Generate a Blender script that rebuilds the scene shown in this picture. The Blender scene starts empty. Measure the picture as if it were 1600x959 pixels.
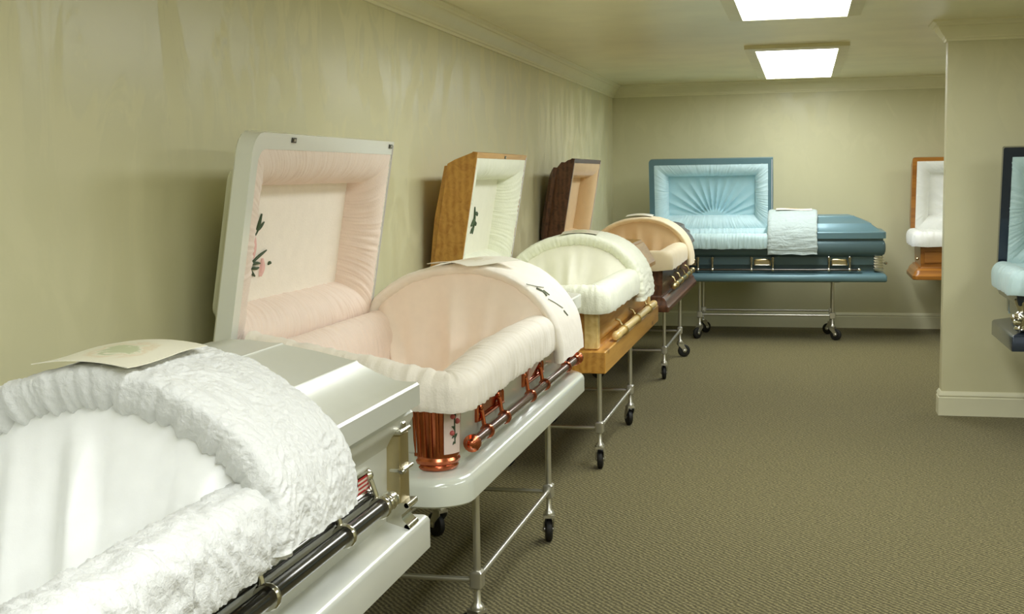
import bpy, bmesh, math, random
import numpy as np
from mathutils import Vector, Matrix

random.seed(7)
S = bpy.context.scene
COL = S.collection
PI = math.pi

# ------------------------------------------------------------------ camera
FPX = 1940.27
YAW, PITCH, ROLL = 0.23213, 0.10372, 0.01552
cam_data = bpy.data.cameras.new('camera')
cam_data.sensor_fit = 'HORIZONTAL'
cam_data.sensor_width = 36.0
cam_data.lens = 36.0 * FPX / 1600.0
cam_data.clip_start = 0.05
cam = bpy.data.objects.new('camera', cam_data)
COL.objects.link(cam)
cam.matrix_world = (Matrix.Translation((1.896, 0.0, 1.52)) @ Matrix.Rotation(YAW, 4, 'Z')
                    @ Matrix.Rotation(PI / 2 - PITCH, 4, 'X') @ Matrix.Rotation(-ROLL, 4, 'Z'))
S.camera = cam

# ------------------------------------------------------------------ world, lights, exposure
world = bpy.data.worlds.new('world')
S.world = world
world.use_nodes = True
world.node_tree.nodes['Background'].inputs[0].default_value = (0.5, 0.5, 0.45, 1)
world.node_tree.nodes['Background'].inputs[1].default_value = 0.02
S.view_settings.view_transform = 'Standard'
S.view_settings.look = 'None'
S.view_settings.exposure = 0.0
S.view_settings.gamma = 1.0
S.view_settings.use_curve_mapping = False
S.cycles.diffuse_bounces = 7
S.cycles.max_bounces = 14
LAMP = (0.95, 0.985, 1.0)
LAMP_STRENGTH = 13.0
LIGHTS = [(1.83, 9.20, 11.87), (1.83, 4.70, 7.34), (1.83, -0.25, 2.39), (4.15, 2.6, 5.24), (4.15, -2.0, 0.64), (4.5, 9.7, 10.9)]  # seen panels first, then unseen ones assumed and added to brighten the room

# ------------------------------------------------------------------ room measures
HC = 2.303          # underside of crown moulding
H = 2.424           # ceiling
LB = 12.568         # back wall
XR = 5.60           # right wall
YF = -4.2           # wall behind the camera
PX, PY, PT = 2.736, 8.075, 0.115   # partition end, face, thickness


# ================================================================== helpers
def lin(c):
    r = []
    for v in c:
        v = v / 255.0
        r.append(v / 12.92 if v <= 0.04045 else ((v + 0.055) / 1.055) ** 2.4)
    return (r[0], r[1], r[2], 1.0)


class NT:
    def __init__(self, name):
        self.m = bpy.data.materials.new(name)
        self.m.use_nodes = True
        self.t = self.m.node_tree
        self.b = self.t.nodes['Principled BSDF']
        self.tc = None

    def n(self, kind, **kw):
        nd = self.t.nodes.new(kind)
        for k, v in kw.items():
            setattr(nd, k, v)
        return nd

    def l(self, a, b):
        self.t.links.new(a, b)

    def obj(self, scale=(1, 1, 1), rot=(0, 0, 0)):
        if self.tc is None:
            self.tc = self.n('ShaderNodeTexCoord')
        mp = self.n('ShaderNodeMapping')
        mp.inputs['Scale'].default_value = scale
        mp.inputs['Rotation'].default_value = rot
        self.l(self.tc.outputs['Object'], mp.inputs[0])
        return mp.outputs[0]

    def noise(self, vec, scale=5, detail=3, rough=0.5, dist=0.0):
        nd = self.n('ShaderNodeTexNoise')
        nd.inputs['Scale'].default_value = scale
        nd.inputs['Detail'].default_value = detail
        nd.inputs['Roughness'].default_value = rough
        nd.inputs['Distortion'].default_value = dist
        self.l(vec, nd.inputs['Vector'])
        return nd.outputs['Fac']

    def ramp(self, fac, stops):
        nd = self.n('ShaderNodeValToRGB')
        cr = nd.color_ramp
        while len(cr.elements) < len(stops):
            cr.elements.new(0.5)
        for e, (p, c) in zip(cr.elements, stops):
            e.position = p
            e.color = c
        self.l(fac, nd.inputs[0])
        return nd.outputs[0]

    def bump(self, height, strength=0.3, dist=0.01):
        nd = self.n('ShaderNodeBump')
        nd.inputs['Strength'].default_value = strength
        nd.inputs['Distance'].default_value = dist
        self.l(height, nd.inputs['Height'])
        self.l(nd.outputs[0], self.b.inputs['Normal'])

    def set(self, **kw):
        for k, v in kw.items():
            self.b.inputs[k].default_value = v


def plain(name, rgb, rough=0.5, metal=0.0, coat=0.0, var=0.05, scale=6.0):
    """paint or metal with a little procedural variation in colour and gloss"""
    t = NT(name)
    v = t.obj()
    f = t.noise(v, scale, 4)
    c = lin(rgb)
    lo = tuple(x * (1 - var) for x in c[:3]) + (1,)
    hi = tuple(min(1, x * (1 + var)) for x in c[:3]) + (1,)
    t.l(t.ramp(f, [(0.3, lo), (0.7, hi)]), t.b.inputs['Base Color'])
    t.set(Roughness=rough, Metallic=metal)
    if coat:
        t.set(**{'Coat Weight': coat, 'Coat Roughness': 0.06})
    return t.m


def fabric(name, rgb, rough=0.75, bump=0.25, fine=260.0, dist=0.004, sheen=0.25, trans=0.0):
    t = NT(name)
    v = t.obj()
    f = t.noise(v, 22, 4)
    c = lin(rgb)
    lo = tuple(x * 0.96 for x in c[:3]) + (1,)
    t.l(t.ramp(f, [(0.3, lo), (0.7, c)]), t.b.inputs['Base Color'])
    t.set(Roughness=rough, **{'Sheen Weight': sheen, 'Sheen Roughness': 0.4})
    h = t.noise(v, fine, 3, 0.6, 0.4)
    t.bump(h, bump, dist)
    return t.m


def wood(name, light, dark, rough=0.4, ring=9.0, coat=0.3, stretch=(1.0, 14.0, 14.0), knots=0.0):
    t = NT(name)
    v = t.obj(stretch)
    f = t.noise(v, 1.6, 6, 0.6, 1.2)
    wv = t.n('ShaderNodeTexWave', wave_type='BANDS', bands_direction='Y')
    wv.inputs['Scale'].default_value = ring / 14.0
    wv.inputs['Distortion'].default_value = 5.0
    wv.inputs['Detail'].default_value = 3
    t.l(v, wv.inputs['Vector'])
    mx = t.n('ShaderNodeMix')
    mx.inputs[0].default_value = 0.16
    t.l(f, mx.inputs[2])
    t.l(wv.outputs['Fac'], mx.inputs[3])
    col = t.ramp(mx.outputs[0], [(0.25, lin(dark)), (0.62, lin(light))])
    if knots:
        kv = t.obj((2.2, 7.0, 7.0))
        vo = t.n('ShaderNodeTexVoronoi')
        vo.inputs['Scale'].default_value = 1.0
        t.l(kv, vo.inputs['Vector'])
        km = t.ramp(vo.outputs['Distance'], [(0.05, (0, 0, 0, 1)), (0.14, (1, 1, 1, 1))])
        m2 = t.n('ShaderNodeMix', data_type='RGBA')
        t.l(km, m2.inputs[0])
        m2.inputs[6].default_value = lin((110, 66, 26))
        t.l(col, m2.inputs[7])
        col = m2.outputs[2]
    t.l(col, t.b.inputs['Base Color'])
    t.set(Roughness=rough, **{'Coat Weight': coat, 'Coat Roughness': 0.15})
    t.bump(mx.outputs[0], 0.08, 0.003)
    return t.m


# ---------------------------------------------------------------- materials
def mk_wall(name, patchy):
    t = NT(name)
    v = t.obj((1, 1, 1))
    big = t.noise(v, 1.1, 3, 0.55, 0.6)
    smear = t.noise(t.obj((3.2, 3.2, 1.5)), 1.3, 5, 0.55, 1.4)
    patch = t.ramp(smear, [(0.50, (0, 0, 0, 1)), (0.56, (1, 1, 1, 1))])
    a = t.n('ShaderNodeMix', data_type='RGBA')
    t.l(big, a.inputs[0])
    a.inputs[6].default_value = lin((203, 199, 161))
    a.inputs[7].default_value = lin((211, 207, 170))
    b = t.n('ShaderNodeMix', data_type='RGBA')
    mul = t.n('ShaderNodeMath', operation='MULTIPLY')
    mul.inputs[1].default_value = patchy
    zs = t.n('ShaderNodeSeparateXYZ')
    t.l(v, zs.inputs[0])
    band = t.n('ShaderNodeMapRange')
    band.inputs['From Min'].default_value = 1.55
    band.inputs['From Max'].default_value = 1.95
    band.inputs['To Min'].default_value = 0.25
    t.l(zs.outputs['Z'], band.inputs['Value'])
    bm_ = t.n('ShaderNodeMath', operation='MULTIPLY')
    t.l(patch, bm_.inputs[0])
    t.l(band.outputs[0], bm_.inputs[1])
    t.l(bm_.outputs[0], mul.inputs[0])
    t.l(mul.outputs[0], b.inputs[0])
    t.l(a.outputs[2], b.inputs[6])
    b.inputs[7].default_value = lin((219, 214, 178))
    t.l(b.outputs[2], t.b.inputs['Base Color'])
    rg = t.n('ShaderNodeMapRange')
    rg.inputs['To Min'].default_value = 0.34
    rg.inputs['To Max'].default_value = 0.6
    t.l(patch, rg.inputs['Value'])
    t.l(rg.outputs[0], t.b.inputs['Roughness'])
    t.set(**{'Specular IOR Level': 0.35})
    t.bump(t.noise(v, 180, 3), 0.06, 0.002)
    return t.m


def mk_carpet():
    t = NT('carpet')
    v = t.obj((1, 1, 1), (0, 0, math.radians(-40)))
    dn = t.n('ShaderNodeTexNoise')
    dn.inputs['Scale'].default_value = 26
    t.l(v, dn.inputs['Vector'])
    ad = t.n('ShaderNodeMix', data_type='VECTOR')
    ad.inputs[0].default_value = 0.018
    t.l(v, ad.inputs[4])
    t.l(dn.outputs['Color'], ad.inputs[5])
    sp = t.n('ShaderNodeSeparateXYZ')
    t.l(ad.outputs[1], sp.inputs[0])

    def wave(sock, k):
        m = t.n('ShaderNodeMath', operation='MULTIPLY')
        m.inputs[1].default_value = k
        t.l(sock, m.inputs[0])
        s = t.n('ShaderNodeMath', operation='SINE')
        t.l(m.outputs[0], s.inputs[0])
        return s.outputs[0]
    a = wave(sp.outputs['X'], 2 * PI / 0.019)
    b = wave(sp.outputs['Y'], 2 * PI / 0.013)
    m = t.n('ShaderNodeMath', operation='MULTIPLY_ADD')
    t.l(a, m.inputs[0])
    m.inputs[1].default_value = 0.22
    m.inputs[2].default_value = 0.0
    m2 = t.n('ShaderNodeMath', operation='MULTIPLY_ADD')
    t.l(b, m2.inputs[0])
    m2.inputs[1].default_value = 0.13
    t.l(m.outputs[0], m2.inputs[2])
    fl = t.noise(v, 85, 5, 0.8)
    s = t.n('ShaderNodeMath', operation='MULTIPLY_ADD')
    t.l(fl, s.inputs[0])
    s.inputs[1].default_value = 1.9
    t.l(m2.outputs[0], s.inputs[2])
    rc = t.n('ShaderNodeMapRange')
    rc.inputs['From Min'].default_value = 0.25
    rc.inputs['From Max'].default_value = 1.65
    t.l(s.outputs[0], rc.inputs['Value'])
    col = t.ramp(rc.outputs[0], [(0.18, lin((50, 45, 22))), (0.5, lin((103, 96, 60))), (0.82, lin((160, 150, 108)))])
    t.l(col, t.b.inputs['Base Color'])
    t.set(Roughness=0.95, **{'Specular IOR Level': 0.1, 'Sheen Weight': 0.1})
    t.bump(s.outputs[0], 0.55, 0.006)
    return t.m


def mk_emit():
    t = NT('lamp_diffuser')
    t.set(**{'Base Color': (0.9, 0.9, 0.85, 1), 'Emission Color': LAMP + (1,), 'Emission Strength': LAMP_STRENGTH})
    t.m.cycles.emission_sampling = 'FRONT'
    return t.m


def mk_flag():
    """small printed flag: stripes and a blue corner, in the plate's own local coordinates"""
    t = NT('flag_print')
    t.tc = t.n('ShaderNodeTexCoord')
    sp = t.n('ShaderNodeSeparateXYZ')
    t.l(t.tc.outputs['UV'], sp.inputs[0])
    m = t.n('ShaderNodeMath', operation='MULTIPLY')
    m.inputs[1].default_value = 2 * PI * 3.5
    t.l(sp.outputs['Y'], m.inputs[0])
    s = t.n('ShaderNodeMath', operation='SINE')
    t.l(m.outputs[0], s.inputs[0])
    g = t.n('ShaderNodeMath', operation='GREATER_THAN')
    g.inputs[1].default_value = 0.0
    t.l(s.outputs[0], g.inputs[0])
    st = t.n('ShaderNodeMix', data_type='RGBA')
    t.l(g.outputs[0], st.inputs[0])
    st.inputs[6].default_value = lin((215, 205, 190))
    st.inputs[7].default_value = lin((176, 30, 34))
    gx = t.n('ShaderNodeMath', operation='GREATER_THAN')
    gx.inputs[1].default_value = 0.52
    t.l(sp.outputs['X'], gx.inputs[0])
    gy = t.n('ShaderNodeMath', operation='GREATER_THAN')
    gy.inputs[1].default_value = 0.5
    t.l(sp.outputs['Y'], gy.inputs[0])
    an = t.n('ShaderNodeMath', operation='MULTIPLY')
    t.l(gx.outputs[0], an.inputs[0])
    t.l(gy.outputs[0], an.inputs[1])
    vo = t.n('ShaderNodeTexVoronoi')
    vo.inputs['Scale'].default_value = 12
    vo.inputs['Randomness'].default_value = 0.0
    t.l(t.tc.outputs['UV'], vo.inputs['Vector'])
    blue = t.ramp(vo.outputs['Distance'], [(0.22, lin((220, 215, 205))), (0.3, lin((30, 34, 66)))])
    mx = t.n('ShaderNodeMix', data_type='RGBA')
    t.l(an.outputs[0], mx.inputs[0])
    t.l(st.outputs[2], mx.inputs[6])
    t.l(blue, mx.inputs[7])
    t.l(mx.outputs[2], t.b.inputs['Base Color'])
    t.set(Roughness=0.3)
    return t.m


def mk_card(name, paper, ink1, ink2):
    t = NT(name)
    v = t.obj()
    sp = t.n('ShaderNodeTexCoord')
    gr = t.n('ShaderNodeTexGradient', gradient_type='SPHERICAL')
    mp = t.n('ShaderNodeMapping')
    mp.inputs['Location'].default_value = (-1.0, -1.0, 0)
    mp.inputs['Scale'].default_value = (2.0, 2.0, 0)
    t.l(sp.outputs['UV'], mp.inputs[0])
    nz = t.noise(sp.outputs['UV'], 5, 4, 0.6, 1.0)
    t.l(mp.outputs[0], gr.inputs[0])
    mul = t.n('ShaderNodeMath', operation='MULTIPLY')
    t.l(gr.outputs['Fac'], mul.inputs[0])
    t.l(nz, mul.inputs[1])
    c = t.ramp(mul.outputs[0], [(0.16, lin(paper)), (0.24, lin(ink1)), (0.30, lin(paper)), (0.36, lin(ink2))])
    t.l(c, t.b.inputs['Base Color'])
    t.set(Roughness=0.35)
    return t.m


M = {}
M['wall'] = mk_wall('wall_paint', 0.3)
M['wall_left'] = mk_wall('wall_paint_brushed', 1.0)
M['ceiling'] = plain('ceiling_paint', (238, 234, 200), 0.32, var=0.05, scale=3)
M['trim'] = plain('trim_paint', (232, 228, 194), 0.4, var=0.02)
M['base'] = plain('baseboard_paint', (222, 219, 188), 0.4, var=0.02)
M['carpet'] = mk_carpet()
M['lamp'] = mk_emit()
M['lampframe'] = plain('lamp_frame_paint', (226, 222, 186), 0.4)
M['silver'] = plain('brushed_silver_paint', (214, 216, 206), 0.36, 0.3, var=0.03)
M['silver_tray'] = plain('pale_silver_paint', (214, 216, 206), 0.28, 0.25, 0.3, var=0.02)
M['white_gloss'] = plain('white_gloss_enamel', (214, 218, 206), 0.16, 0.0, 0.6, var=0.01)
M['white_shade'] = plain('silver_rose_enamel', (204, 206, 192), 0.28, 0.2, 0.4, var=0.02)
M['pine'] = wood('knotty_pine', (200, 148, 66), (162, 106, 34), 0.35, knots=1)
M['pine_bar'] = wood('pale_turned_wood', (232, 206, 140), (206, 172, 100), 0.35)
M['walnut'] = wood('dark_walnut', (104, 66, 44), (54, 30, 18), 0.4, coat=0.2)
M['oak'] = wood('amber_oak', (178, 118, 48), (132, 78, 24), 0.35, coat=0.25)
M['blue'] = plain('steel_blue_metal_paint', (100, 132, 140), 0.38, 0.3, 0.15, var=0.04)
M['blue_dark'] = plain('deep_slate_blue_metal_paint', (80, 104, 108), 0.36, 0.3, 0.2, var=0.04)
M['navy'] = plain('navy_metal_paint', (40, 50, 64), 0.25, 0.4, 0.5, var=0.05)
M['copper'] = plain('polished_copper', (196, 112, 78), 0.2, 1.0, var=0.12, scale=30)
M['gunmetal'] = plain('gunmetal_bar', (92, 90, 86), 0.22, 0.9, var=0.05)
M['brownbar'] = plain('bronze_grey_bar', (120, 100, 92), 0.25, 0.8, var=0.05)
M['nickel'] = plain('pale_nickel', (208, 205, 192), 0.2, 1.0, var=0.06, scale=20)
M['brass'] = plain('satin_brass', (208, 190, 138), 0.28, 1.0, var=0.06, scale=20)
M['chrome'] = plain('cart_tube_metal', (214, 212, 202), 0.32, 0.9, var=0.04)
M['rubber'] = plain('black_rubber', (26, 26, 24), 0.55, var=0.15, scale=30)
M['f_white'] = fabric('white_crepe', (216, 217, 213), 0.7, 0.5, 90, 0.008)
M['f_white_satin'] = fabric('white_satin', (248, 249, 246), 0.38, 0.05, 200)
M['f_pink'] = fabric('blush_pink_crepe', (242, 224, 210), 0.7, 0.35, 150, 0.005)
M['f_pink_pale'] = fabric('pale_blush_crepe', (246, 239, 226), 0.7, 0.35, 150, 0.005)
M['f_pink_satin'] = fabric('blush_satin', (250, 236, 220), 0.5, 0.08, 200)
M['f_cream'] = fabric('ivory_crepe', (232, 234, 214), 0.72, 0.4, 120, 0.006)
M['f_cream_satin'] = fabric('ivory_satin', (234, 232, 214), 0.5, 0.08, 200)
M['f_tan'] = fabric('tan_beige_cloth', (216, 188, 144), 0.7, 0.1, 200)
M['f_tan_pale'] = fabric('pale_beige_cloth', (236, 220, 184), 0.7, 0.1, 200)
M['f_blue'] = fabric('ice_blue_crepe', (196, 222, 226), 0.65, 0.3, 150, 0.005)
M['f_blue_mid'] = fabric('sky_blue_crepe', (176, 212, 220), 0.65, 0.2, 150, 0.005)
M['f_blue_pale'] = fabric('pale_ice_blue_crepe', (184, 210, 210), 0.65, 0.3, 150, 0.005)
M['f_blue_throw_dimmed'] = fabric('pale_aqua_dimmed', (168, 182, 178), 0.65, 0.3, 150, 0.005)  # pale blue crepe darkened to offset the strong lamp overhead
M['f_white_lifted'] = fabric('white_crepe_lifted', (246, 247, 242), 0.7, 0.4, 120, 0.006)  # white crepe lightened to make up for dim light behind the partition
M['white_lid_lightened'] = plain('white_enamel_lightened', (234, 236, 226), 0.2, 0.0, 0.5, var=0.01)  # copy of the white enamel, lightened as the lid faces away from lamps
M['gasket'] = plain('grey_rubber_seal', (206, 202, 204), 0.5)
M['thread_green'] = plain('green_thread', (66, 84, 58), 0.8)
M['thread_grey'] = plain('grey_green_thread', (120, 128, 108), 0.8)
M['champagne'] = plain('champagne_metal', (198, 184, 146), 0.28, 1.0, var=0.06, scale=20)
M['thread_pink'] = plain('pink_thread', (240, 196, 190), 0.8)
M['thread_red'] = plain('rose_enamel', (196, 96, 92), 0.4)
M['porcelain'] = plain('porcelain_insert', (226, 206, 198), 0.25)
M['flag'] = mk_flag()
M['card_a'] = mk_card('printed_card_olive', (230, 226, 206), (222, 208, 180), (190, 196, 160))
M['card_b'] = mk_card('printed_card_plain', (244, 241, 228), (236, 230, 212), (228, 220, 198))
M['card_c'] = mk_card('printed_card_amber', (226, 220, 206), (214, 184, 130), (196, 150, 90))


# ---------------------------------------------------------------- mesh helpers
def finish(name, verts, faces, mat, parent=None, smooth=40, recalc=True, uvs=None):
    me = bpy.data.meshes.new(name)
    me.from_pydata(verts, [], faces)
    if recalc:
        bm = bmesh.new()
        bm.from_mesh(me)
        bmesh.ops.recalc_face_normals(bm, faces=bm.faces)
        bm.to_mesh(me)
        bm.free()
    if uvs is not None:
        ul = me.uv_layers.new(name='UVMap')
        for lp in me.loops:
            ul.data[lp.index].uv = uvs[lp.vertex_index]
    if smooth:
        me.polygons.foreach_set('use_smooth', [True] * len(me.polygons))
        me.set_sharp_from_angle(angle=math.radians(smooth))
    me.materials.append(mat)
    o = bpy.data.objects.new(name, me)
    COL.objects.link(o)
    if parent is not None:
        o.parent = parent
    return o


class B:
    """collects several shapes of ONE part into one mesh"""
    def __init__(self):
        self.v, self.f = [], []

    def add(self, v, f):
        k = len(self.v)
        self.v += [tuple(p) for p in v]
        self.f += [tuple(i + k for i in q) for q in f]

    def box(self, a, b, bev=0.0):
        (x0, y0, z0), (x1, y1, z1) = a, b
        x0, x1 = min(x0, x1), max(x0, x1)
        y0, y1 = min(y0, y1), max(y0, y1)
        z0, z1 = min(z0, z1), max(z0, z1)
        if bev <= 0:
            v = [(x, y, z) for z in (z0, z1) for (x, y) in ((x0, y0), (x1, y0), (x1, y1), (x0, y1))]
            f = [(0, 3, 2, 1), (4, 5, 6, 7), (0, 1, 5, 4), (1, 2, 6, 5), (2, 3, 7, 6), (3, 0, 4, 7)]
            self.add(v, f)
        else:
            rings = [rr(x0, x1, y0, y1, bev, z0 + bev, bev), rr(x0, x1, y0, y1, bev, z0 + bev, 0),
                     rr(x0, x1, y0, y1, bev, z1 - bev, 0), rr(x0, x1, y0, y1, bev, z1 - bev, bev)]
            rings[0] = [(p[0], p[1], z0) for p in rings[0]]
            rings[3] = [(p[0], p[1], z1) for p in rings[3]]
            self.loft(rings)

    def loft(self, rings, cap=(True, True)):
        n = len(rings[0])
        v, f = [], []
        for r in rings:
            v += r
        for k in range(len(rings) - 1):
            for i in range(n):
                j = (i + 1) % n
                f.append((k * n + i, k * n + j, (k + 1) * n + j, (k + 1) * n + i))
        if cap[0]:
            f.append(tuple(range(n - 1, -1, -1)))
        if cap[1]:
            f.append(tuple((len(rings) - 1) * n + i for i in range(n)))
        self.add(v, f)

    def tube(self, pts, r, n=12, cap=True):
        """round bar through points; r a number or a list"""
        pts = [Vector(p) for p in pts]
        rs = r if isinstance(r, (list, tuple)) else [r] * len(pts)
        rings = []
        up = None
        for i, p in enumerate(pts):
            if i == 0:
                d = pts[1] - pts[0]
            elif i == len(pts) - 1:
                d = pts[-1] - pts[-2]
            else:
                d = (pts[i + 1] - pts[i]).normalized() + (pts[i] - pts[i - 1]).normalized()
            d.normalize()
            if up is None:
                up = Vector((0, 0, 1)) if abs(d.z) < 0.9 else Vector((1, 0, 0))
            a = d.cross(up).normalized()
            b = d.cross(a).normalized()
            up = -b if up.dot(b) < 0 else b
            rings.append([tuple(p + a * (math.cos(2 * PI * k / n) * rs[i]) + b * (math.sin(2 * PI * k / n) * rs[i])) for k in range(n)])
        # keep ring starts aligned
        for i in range(1, len(rings)):
            ref = Vector(rings[i - 1][0])
            best = min(range(n), key=lambda k: (Vector(rings[i][k]) - pts[i] - (ref - pts[i - 1])).length)
            rings[i] = rings[i][best:] + rings[i][:best]
            ref1 = Vector(rings[i - 1][1])
            if (Vector(rings[i][1]) - pts[i] - (ref1 - pts[i - 1])).length > (Vector(rings[i][-1]) - pts[i] - (ref1 - pts[i - 1])).length:
                rings[i] = [rings[i][0]] + rings[i][:0:-1]
        self.loft(rings, (cap, cap))

    def lathe(self, c, axis, prof, n=16):
        """profile [(distance along axis, radius)] about axis from point c"""
        ax = Vector(axis).normalized()
        c = Vector(c)
        pts = [c + ax * d for d, _ in prof]
        a = ax.cross(Vector((0, 0, 1)) if abs(ax.z) < 0.9 else Vector((1, 0, 0))).normalized()
        b = ax.cross(a)
        rings = [[tuple(p + a * (math.cos(2 * PI * k / n) * r) + b * (math.sin(2 * PI * k / n) * r)) for k in range(n)] for p, (_, r) in zip(pts, prof)]
        self.loft(rings)

    def build(self, name, mat, parent=None, smooth=40):
        return finish(name, self.v, self.f, mat, parent, smooth)


def rr(x0, x1, y0, y1, r, z, ins=0.0, n=5):
    """rounded rectangle ring in world-like axes"""
    x0, x1, y0, y1 = x0 + ins, x1 - ins, y0 + ins, y1 - ins
    out = []
    for cx, cy, a0 in ((x1 - r, y1 - r, 0), (x0 + r, y1 - r, 90), (x0 + r, y0 + r, 180), (x1 - r, y0 + r, 270)):
        for k in range(n + 1):
            a = math.radians(a0 + 90 * k / n)
            out.append((cx + r * math.cos(a), cy + r * math.sin(a), z))
    return out


_rng = np.random.RandomState(3)
_perm = _rng.permutation(1024)
_ang = _rng.rand(1024) * 2 * np.pi


def pn(x, y, seed=0):
    """vectorised 2-D gradient noise, about -0.7..0.7"""
    x = np.asarray(x, float)
    y = np.asarray(y, float)
    xi, yi = np.floor(x).astype(int), np.floor(y).astype(int)
    xf, yf = x - xi, y - yi

    def g(ix, iy, dx, dy):
        h = _perm[(_perm[(ix + seed * 131) & 1023] + iy) & 1023]
        a = _ang[h]
        return np.cos(a) * dx + np.sin(a) * dy
    u = xf * xf * xf * (xf * (xf * 6 - 15) + 10)
    v = yf * yf * yf * (yf * (yf * 6 - 15) + 10)
    a = g(xi, yi, xf, yf) * (1 - u) + g(xi + 1, yi, xf - 1, yf) * u
    b = g(xi, yi + 1, xf, yf - 1) * (1 - u) + g(xi + 1, yi + 1, xf - 1, yf - 1) * u
    return a * (1 - v) + b * v


def shirr(a, b, amp, fa, fb, seed=0):
    """gathers: narrow folds across a that run along b"""
    n = pn(a * fa, b * fb, seed) + 0.5 * pn(a * fa * 2.1, b * fb * 1.6, seed + 1)
    return amp * n * 1.4


def crush(a, b, amp, f, seed=0):
    """crushed crepe: ridged wrinkles in all directions"""
    r = 0
    k = 1.0
    for o in range(3):
        r = r + k * (0.35 - np.abs(pn(a * f + 3.1 * pn(b * f * .3, a * f * .3, seed + 7), b * f * 0.8, seed + o)) * 1.3)
        f *= 1.9
        k *= 0.5
    return amp * r


def grid(name, P, mat, parent, disp=None, flip=False, smooth=70, wrap=False):
    """P: array (n, m, 3); disp: array (n, m) pushed along the surface normal"""
    P = np.asarray(P, float)
    if disp is not None:
        du = np.gradient(P, axis=0)
        dv = np.gradient(P, axis=1)
        nn = np.cross(du, dv)
        nn /= np.maximum(np.linalg.norm(nn, axis=2, keepdims=True), 1e-9)
        if flip:
            nn = -nn
        P = P + nn * disp[..., None]
    n, m = P.shape[:2]
    idx = np.arange(n * m).reshape(n, m)
    q = np.stack([idx[:-1, :-1], idx[1:, :-1], idx[1:, 1:], idx[:-1, 1:]], -1).reshape(-1, 4)
    if flip:
        q = q[:, ::-1]
    uvs = None
    return finish(name, P.reshape(-1, 3).tolist(), q.tolist(), mat, parent, smooth, recalc=False, uvs=uvs)


def spline(pts, n):
    """Catmull-Rom through points, evenly sampled by length"""
    p = np.asarray(pts, float)
    p = np.vstack([2 * p[0] - p[1], p, 2 * p[-1] - p[-2]])
    out = []
    for i in range(1, len(p) - 2):
        for t in np.linspace(0, 1, 24, endpoint=False):
            a, b, c, d = p[i - 1], p[i], p[i + 1], p[i + 2]
            out.append(0.5 * ((2 * b) + (c - a) * t + (2 * a - 5 * b + 4 * c - d) * t * t + (-a + 3 * b - 3 * c + d) * t ** 3))
    out.append(p[-2])
    out = np.array(out)
    L = np.concatenate([[0], np.cumsum(np.linalg.norm(np.diff(out, axis=0), axis=1))])
    s = np.linspace(0, L[-1], n)
    return np.stack([np.interp(s, L, out[:, k]) for k in range(out.shape[1])], -1), s


def empty(name, loc, rz=0.0):
    o = bpy.data.objects.new(name, None)
    o.empty_display_size = 0.1
    o.location = loc
    o.rotation_euler = (0, 0, rz)
    COL.objects.link(o)
    return o


def tag(o, label, cat, group=None):
    o['label'] = label
    o['category'] = cat
    if group:
        o['group'] = group
    return o


def structure(o):
    o['kind'] = 'structure'
    return o


# ================================================================== the room
def slab(name, a, b, mat):
    k = B()
    k.box(a, b)
    return structure(k.build(name, mat, None, 0))


slab('floor', (-0.12, YF - 0.12, -0.1), (XR + 0.12, LB + 0.12, 0), M['carpet'])
slab('ceiling', (-0.12, YF - 0.12, H), (XR + 0.12, LB + 0.12, H + 0.1), M['ceiling'])
slab('wall_left', (-0.12, YF - 0.12, 0), (0, LB + 0.12, H), M['wall_left'])
slab('wall_back', (0, LB, 0), (XR, LB + 0.12, H), M['wall'])
slab('wall_right', (XR, YF - 0.12, 0), (XR + 0.12, LB + 0.12, H), M['wall'])
slab('wall_front', (0, YF - 0.12, 0), (XR, YF, H), M['wall'])
slab('wall_partition', (PX, PY, 0), (XR, PY + PT, H), M['wall'])

CROWN = [(0.0, -0.121), (0.012, -0.121), (0.014, -0.108), (0.022, -0.104), (0.024, -0.094), (0.034, -0.086), (0.048, -0.066),
         (0.060, -0.048), (0.064, -0.036), (0.074, -0.032), (0.078, -0.020), (0.092, -0.014), (0.098, -0.010), (0.098, 0.0), (0.0, 0.0)]
BASE = [(0.0, 0.0), (0.016, 0.0), (0.016, 0.112), (0.012, 0.116), (0.012, 0.122), (0.015, 0.126), (0.013, 0.136), (0.006, 0.146), (0.004, 0.152), (0.0, 0.152)]


def moulding(name, path, prof, z, mat):
    """profile (out, dz) swept along a plan path; out is to the left of travel; mitred corners"""
    pts = [Vector(p) for p in path]
    n = len(pts)
    rings = []
    for i in range(n):
        dirs = []
        if i > 0:
            dirs.append((pts[i] - pts[i - 1]).normalized())
        if i < n - 1:
            dirs.append((pts[i + 1] - pts[i]).normalized())
        nr = [Vector((-d.y, d.x)) for d in dirs]
        if len(nr) == 1:
            off = nr[0]
        else:
            s = nr[0] + nr[1]
            off = s * (2.0 / s.length_squared)
        rings.append([(pts[i].x + off.x * o, pts[i].y + off.y * o, z + dz) for o, dz in prof])
    b = B()
    b.loft(rings)
    return structure(b.build(name, mat, None, 30))


moulding('trim_1', [(0, LB), (0, YF)], CROWN, H, M['trim'])
moulding('trim_2', [(XR, LB), (0, LB)], CROWN, H, M['trim'])
moulding('trim_3', [(XR, PY + PT), (PX, PY + PT), (PX, PY), (XR, PY)][::-1], CROWN, H, M['trim'])
moulding('trim_4', [(XR, YF), (XR, PY)], CROWN, H, M['trim'])
moulding('baseboard_left', [(0, LB), (0, YF)], BASE, 0, M['base'])
moulding('baseboard_back', [(XR, LB), (0, LB)], BASE, 0, M['base'])
moulding('baseboard_partition', [(XR, PY + PT), (PX, PY + PT), (PX, PY), (XR, PY)][::-1], BASE, 0, M['base'])
moulding('baseboard_right', [(XR, YF), (XR, PY)], BASE, 0, M['base'])


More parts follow.
